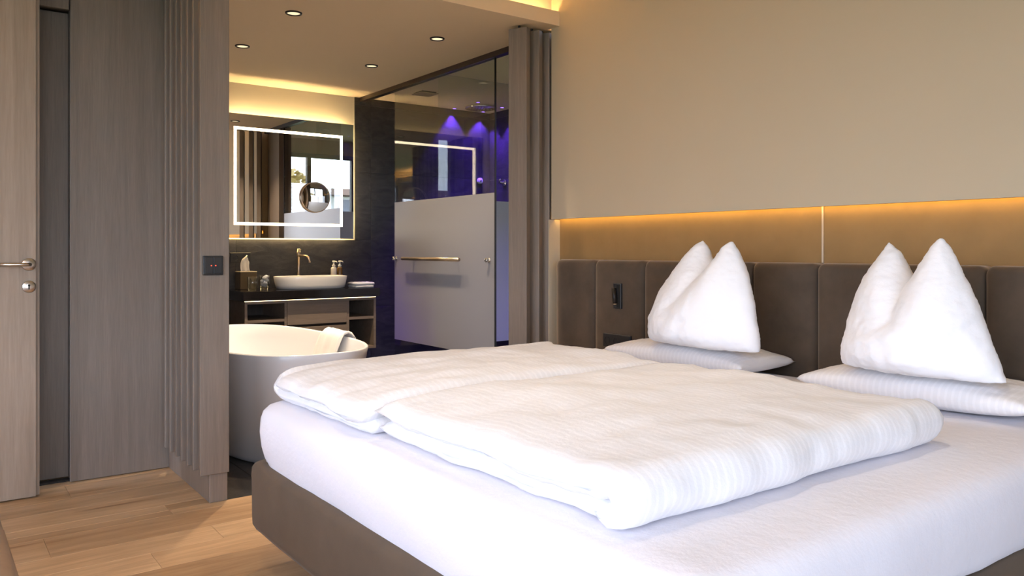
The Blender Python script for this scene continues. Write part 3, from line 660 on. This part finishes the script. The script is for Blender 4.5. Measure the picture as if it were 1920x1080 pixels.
# ------------------------------------------------------------------ bed
bd = thing('bed', 'wide low double bed with white sheet on a brown upholstered base', 'bed', (1.98, 1.845, 0))
def soft_block(x0, x1, y0, y1, prof, r, nz=0.0, seed=0, capin=True, zfun=None):
    R = []
    for ins, z in prof:
        ring = []
        for x, y in rrect(x0 + ins, x1 - ins, y0 + ins, y1 - ins, max(.01, r - ins * .5), 8, 40, 40):
            d = nz * fbm((x, y, z * 1.4 + seed), 3.0)
            zz = zfun(x, y, z) if zfun else z
            cx = .5 * (x0 + x1); cy = .5 * (y0 + y1)
            ring.append((x + (d if x > cx else -d), y + (d if y > cy else -d), zz + (0 if ins < .05 else d * .4)))
        R.append(ring)
    return rings(R)
BX0, BX1, BY0, BY1 = .945, 3.035, .815, 2.865
bp = [(.03, .118), (.012, .124), (.002, .142), (0, .17), (0, .25), (-.002, .32), (.0, .342), (.008, .354), (.022, .36), (.2, .36)]
link('bed_base', soft_block(BX0, BX1, BY0, BY1, bp, .05, .002, 2), UPHOL, bd, True)
for x in (1.25, 2.8):
    for y in (1.15, 2.52): link('leg', lathe([(.03, 0), (.03, .121)], (x, y, 0), 'z', 16), BLACKM, bd)
def sheet_z(x, y, z):
    if z > .42: return z
    f = (z - .42) / (.34 - .42)
    tgt = .338 + .010 * fbm((x, y, 0), 2.6) + .004 * fbm((x, y, 4), 9) + (.028 if y < BY0 + .1 else 0)
    if x < 1.05 and y > 2.75: tgt += .022
    return .42 + (tgt - .42) * f
mp_ = [(.030, .341), (.016, .34), (.012, .345), (.008, .37), (.002, .42), (-.004, .47), (0, .52), (.008, .545), (.024, .563), (.05, .573), (.10, .577), (.25, .578), (.5, .578), (.8, .578)]
mt = link('mattress', soft_block(.965, 3.03, .835, 2.85, mp_, .085, .006, 5, True, sheet_z), SHEET, bd, True)

# duvets: folded double, open layers at the foot end, fold along one long side
def duvet(name, label, xf, xh, y_open, y_fold, z0, seed, group, squash):
    sgn = 1 if y_fold > y_open else -1
    h = .030; z1 = z0 + .030; z2 = z0 + .092; r = (z2 - z1) / 2; W = abs(y_fold - y_open) - r - h
    path = []
    NS = 34
    for i in range(NS): path.append((W * i / NS, z1, 0, -1, 0))           # bottom layer, normal outward = down
    for i in range(11):
        a = -PI / 2 + PI * i / 10; path.append((W + r * math.cos(a), (z1 + z2) / 2 + r * math.sin(a), math.cos(a), math.sin(a), 1))
    for i in range(NS - 1, -1, -1): path.append((W * i / NS, z2, 0, 1, 2))
    NV = 64; rows = []
    M_ = len(path)
    for j in range(NV + 1):
        v = j / NV; e = 1 - abs(2 * v - 1); end = min(1, e / .09)
        prof = math.sqrt(max(0, 1 - (1 - end) ** 2)) * .86 + .14 if 0 < j < NV else .10
        outer, inner = [], []
        for k, (s, z, ny, nz, leg) in enumerate(path):
            x = xf + (xh - xf) * v
            f = min(1, min(k, M_ - 1 - k) / 3.0); pe = math.sqrt(max(0, 1 - (1 - f) ** 2)) * .85 + .15
            y = y_open + sgn * s
            puff = 1 + .28 * fbm((x, y, seed + leg), 2.6)
            wr = .010 * fbm((x * .8, y * 2.0, seed + leg * 5), 3.2) + .0035 * fbm((x * 1.2, y * 2.2, seed + 9 + leg * 3), 11)
            # foot edge: the layers wave, the lower one slips out a little
            wave = (1 - min(1, v / .12)) if v < .5 else (1 - min(1, (1 - v) / .10))
            dx = wave * .018 * fbm((y * 2, leg * 3.3, seed), 2.4) * (-1)
            if leg == 0: dx += wave * (.016 if v < .5 else -.02); 
            if leg == 2 and v < .5: dx += -wave * .012
            dz = 0
            if leg == 2: dz = .018 * math.sin(PI * min(1, max(0, s / W))) * math.sin(PI * v) ** .5 + wr - wave * .012
            if leg == 1: dz = wr * .5
            zc = z + dz
            if v < .24:
                wf = (1 - v / .24) ** 1.4; zc = z0 + (zc - z0) * (1 - squash * wf)
                if leg == 1: y -= sgn * .012 * wf
            t = h * prof * pe * puff
            bulge = .012 * fbm((x * 2, z * 4, seed + 3), 3) * (leg == 1)
            po = (x + dx, y + sgn * ny * (t + bulge), max(z0 + .001, zc + nz * t))
            pi = (x + dx, y - sgn * ny * t * .9, zc - nz * t * .9)
            outer.append(po); inner.append(pi)
        rows.append(outer + inner[::-1])
    bm = rings(rows)
    o = link(name, bm, DUVET, None, True)
    return tag(o, label, 'duvet', group)
duvet('duvet', 'folded white striped duvet on the bed half by the bathroom', 1.010, 2.29, 2.080, 2.835, .580, 3, 'folded duvets on the bed', .30)
duvet('duvet', 'folded white striped duvet on the near half of the bed', 1.045, 2.275, 2.066, 1.045, .580, 11, 'folded duvets on the bed', .12)

# flat pillows
def flat_pillow(x0, x1, y0, y1, z0, hmax, seed, label):
    bm = bmesh.new(); nu, nv = 40, 64; top, bot = [], []
    cx, cy = (x0 + x1) / 2, (y0 + y1) / 2
    for i in range(nu + 1):
        rt, rb = [], []
        for j in range(nv + 1):
            u, v = 2 * i / nu - 1, 2 * j / nv - 1
            k = ((1 - u * u) ** .36) * ((1 - v * v) ** .33)
            x = cx + (x1 - x0) / 2 * u * (1 - .07 * (1 - v * v) * abs(u)); y = cy + (y1 - y0) / 2 * v * (1 - .06 * (1 - u * u) * abs(v))
            d = .006 * fbm((x, y, seed), 6) + .004 * fbm((x * 2, y, seed), 16)
            edge = z0 + hmax * .46
            rt.append((x, y, edge + (hmax * .54 + d) * k)); rb.append((x, y, max(z0 + .0005, edge - hmax * .46 * min(1, k * 1.15))))
        top.append(rt); bot.append(rb)
    T = [[bm.verts.new(p) for p in r] for r in top]
    B = [[T[i][j] if i in (0, nu) or j in (0, nv) else bm.verts.new(bot[i][j]) for j in range(nv + 1)] for i in range(nu + 1)]
    for i in range(nu):
        for j in range(nv):
            bm.faces.new((T[i][j], T[i + 1][j], T[i + 1][j + 1], T[i][j + 1])); bm.faces.new((B[i][j + 1], B[i + 1][j + 1], B[i + 1][j], B[i][j]))
    o = link('flat_pillow', bm, PILLOW_S, None, True)
    return tag(o, label, 'pillow', 'flat pillows on the mattress')
flat_pillow(2.655, 3.030, 2.035, 2.845, .581, .115, 1, 'flat white pillow under the upright pillow farther from the camera')
flat_pillow(2.640, 3.030, 0.985, 1.775, .581, .115, 6, 'flat white pillow under the upright pillow closer to the camera')

# upright pillows: one folded cushion, two ears, the front half laid over the back half
def interp(pts, z):
    pts = sorted(pts, key=lambda p: p[1])
    if z <= pts[0][1]: return pts[0][0]
    for (a, za), (b, zb) in zip(pts, pts[1:]):
        if z <= zb: return a + (b - a) * (z - za) / max(1e-6, zb - za)
    return pts[-1][0]
def lobe(bm, left, right, z0, z1, xc0, xc1, tb, seed, xref, N=34):
    R = []
    for i in range(N + 1):
        z = z0 + (z1 - z0) * i / N; f = i / N
        yl, yr = interp(left, z), interp(right, z); hw = max(.004, (yl - yr) / 2); yc = (yl + yr) / 2
        t = tb * (min(1, (f / .10)) ** .5 * .45 + .55) * (1 - f ** 2.2) ** .8 + .006
        t = min(t, hw * .95 + .004)
        xc = xc0 + (xc1 - xc0) * f; ring = []
        for k in range(40):
            a = 2 * PI * k / 40; c, s = math.cos(a), math.sin(a)
            yy = (yc + hw * c) * xc / xref; q = math.copysign(abs(s) ** 1.0, s)
            d = 1 + .10 * fbm((yy, z, seed), 5) * abs(s)
            ring.append((xc + t * q * d * (1 - .25 * c * c), yy, z + .010 * (1 - f) * 0))
        R.append(ring)
    rings(R, True, True, bm)
def upright(left, in1, right, crease, zb, z_seat, X0, seed, label):
    bm = bmesh.new()
    zc = crease[0][1]; cl = [p for p in left if p[1] < zc - .06]
    front_left = cl + [(interp(left, zc - .045), zc - .045), (interp(left, zc - .02) * .75 + crease[0][0] * .25, zc - .02)] + crease
    front_left = [(a * .975, b) for a, b in front_left[:len(cl) + 2]] + front_left[len(cl) + 2:]
    zt = max(p[1] for p in right); zt2 = max(p[1] for p in left)
    lobe(bm, front_left, right, z_seat, zt, X0 - .045, X0 - .005, .135, seed, 2.68)
    bottom_r = [(interp(right, z_seat) + .14, z_seat), (interp(right, .9) + .12, .9), (in1[-1][0] - .02, in1[-1][1] - .03)] + in1[::-1]
    lobe(bm, left, bottom_r, z_seat + .002, zt2, X0 - .040, X0 + .085, .135, seed + 5, 2.76)
    o = link('upright_pillow', bm, PILLOW_M, None, True)
    bake(o, [('REMESH', dict(mode='VOXEL', voxel_size=.0075)), ('SMOOTH', dict(factor=.5, iterations=3))])
    me = o.data
    for v in me.vertices:
        n = v.normal; k = .0045 * fbm((v.co.x * .6, v.co.y, v.co.z * .8), 9) + .002 * fbm((v.co.x, v.co.y * 1.5, v.co.z * 2.2 + seed), 24)
        v.co += n * k
    me.update()
    return tag(o, label, 'pillow', 'upright folded pillows')
upright([(2.60, .690), (2.622, .721), (2.615, .81), (2.562, .925), (2.464, 1.038), (2.371, 1.122), (2.317, 1.157)],
        [(2.317, 1.157), (2.287, 1.12), (2.264, 1.059)],
        [(1.975, .69), (1.964, .708), (1.979, .813), (1.992, .897), (2.025, 1.003), (2.065, 1.1), (2.096, 1.154)],
        [(2.455, .86), (2.393, .899), (2.273, .985), (2.187, 1.07), (2.14, 1.128), (2.096, 1.154)],
        .69, .703, 2.74, 2, 'smaller upright white pillow with two pointed ears, on the bed half by the lamp')
upright([(1.647, .675), (1.649, .754), (1.63, .855), (1.603, .935), (1.552, 1.034), (1.502, 1.107), (1.477, 1.14)],
        [(1.477, 1.14), (1.434, 1.102), (1.393, 1.017)],
        [(1.062, .68), (1.059, .70), (1.084, .766), (1.122, .861), (1.17, .993), (1.219, 1.103), (1.259, 1.153)],
        [(1.507, .845), (1.449, .872), (1.393, .948), (1.353, 1.02), (1.321, 1.076), (1.29, 1.126), (1.259, 1.153)],
        .68, .702, 2.73, 8, 'larger upright white pillow with two pointed ears, on the bed half nearer the camera')

# ------------------------------------------------------------------ leather bench at the lower edge of the view
bn = thing('leather_bench', 'tan leather bench corner by the entry floor', 'bench', (-.3, 1.7, 0))
link('seat', soft_block(-.95, .168, .9, 2.43, [(.03, .30), (.01, .305), (0, .32), (0, .41), (.006, .435), (.02, .447), (.05, .452), (.15, .458), (.35, .460)], .05, .003, 3), LEATHER, bn, True)
link('piping', tube([(.166, .95, .405), (.170, 1.6, .404), (.166, 2.38, .405)], .005, 8), LEATHER, bn, True)
for x in (-.85, .07):
    for y in (1.0, 2.32): link('leg', box(x - .025, x + .025, y - .025, y + .025, 0, .303, .003, 1), OAK_DARK, bn)

# ------------------------------------------------------------------ outside, seen in the mirror
og = struct('ground', box(-60, 60, -80, 60, -3.3, -3.2), simple('meadow', (.10, .13, .05), .9))
bl = thing('apartment_building', 'white apartment block with timber balconies outside the window', 'building', (22, -36, -3.2))
link('wall', box(12, 34, -46, -36, -3.2, 4.6), simple('render_white', (.75, .74, .72), .8), bl)
link('roof', boxes([(11.5, 34.5, -46.5, -34.5, 4.6, 5.0)]), simple('roof_brown', (.16, .10, .07), .8), bl)
for z in (-.4, 2.2):
    link('balcony', boxes([(12.5, 33.5, -36, -34.6, z, z + .18), (12.5, 33.5, -34.7, -34.6, z + .18, z + 1.0)]), simple('balcony_wood', (.42, .22, .10), .7), bl)
    for x in range(13, 33, 3): link('window', box(x, x + 1.6, -36.02, -35.9, z + .3, z + 2.2), simple('far_glass', (.05, .06, .08), .1), bl)
tr_ = thing('tree', 'golden leafed tree outside the alcove window', 'tree', (6.25, -4.5, -3.2))
link('trunk', tube([(6.25, -4.5, -3.2), (6.27, -4.52, -1.0), (6.23, -4.48, .8)], [.16, .12, .08], 10), simple('bark', (.09, .07, .05), .9), tr_, True)
bm = bmesh.new(); rnd = random.Random(4)
for i in range(2600):
    while True:
        p = Vector((rnd.uniform(-1, 1), rnd.uniform(-1, 1), rnd.uniform(-1, 1)))
        if p.length < 1: break
    p = p.normalized() * (p.length ** .5); c = Vector((6.25, -4.5, 1.2)) + Vector((p.x * 1.15, p.y * 1.3, p.z * 1.9))
    a = Vector((rnd.gauss(0, 1), rnd.gauss(0, 1), rnd.gauss(0, 1))).normalized() * .09; b = a.orthogonal().normalized() * .055
    bm.faces.new([bm.verts.new(c + q) for q in (-a, b, a, -b)])
fo = link('foliage', bm, simple('leaf_gold', (.30, .21, .06), .7), tr_); fo['kind'] = 'stuff'
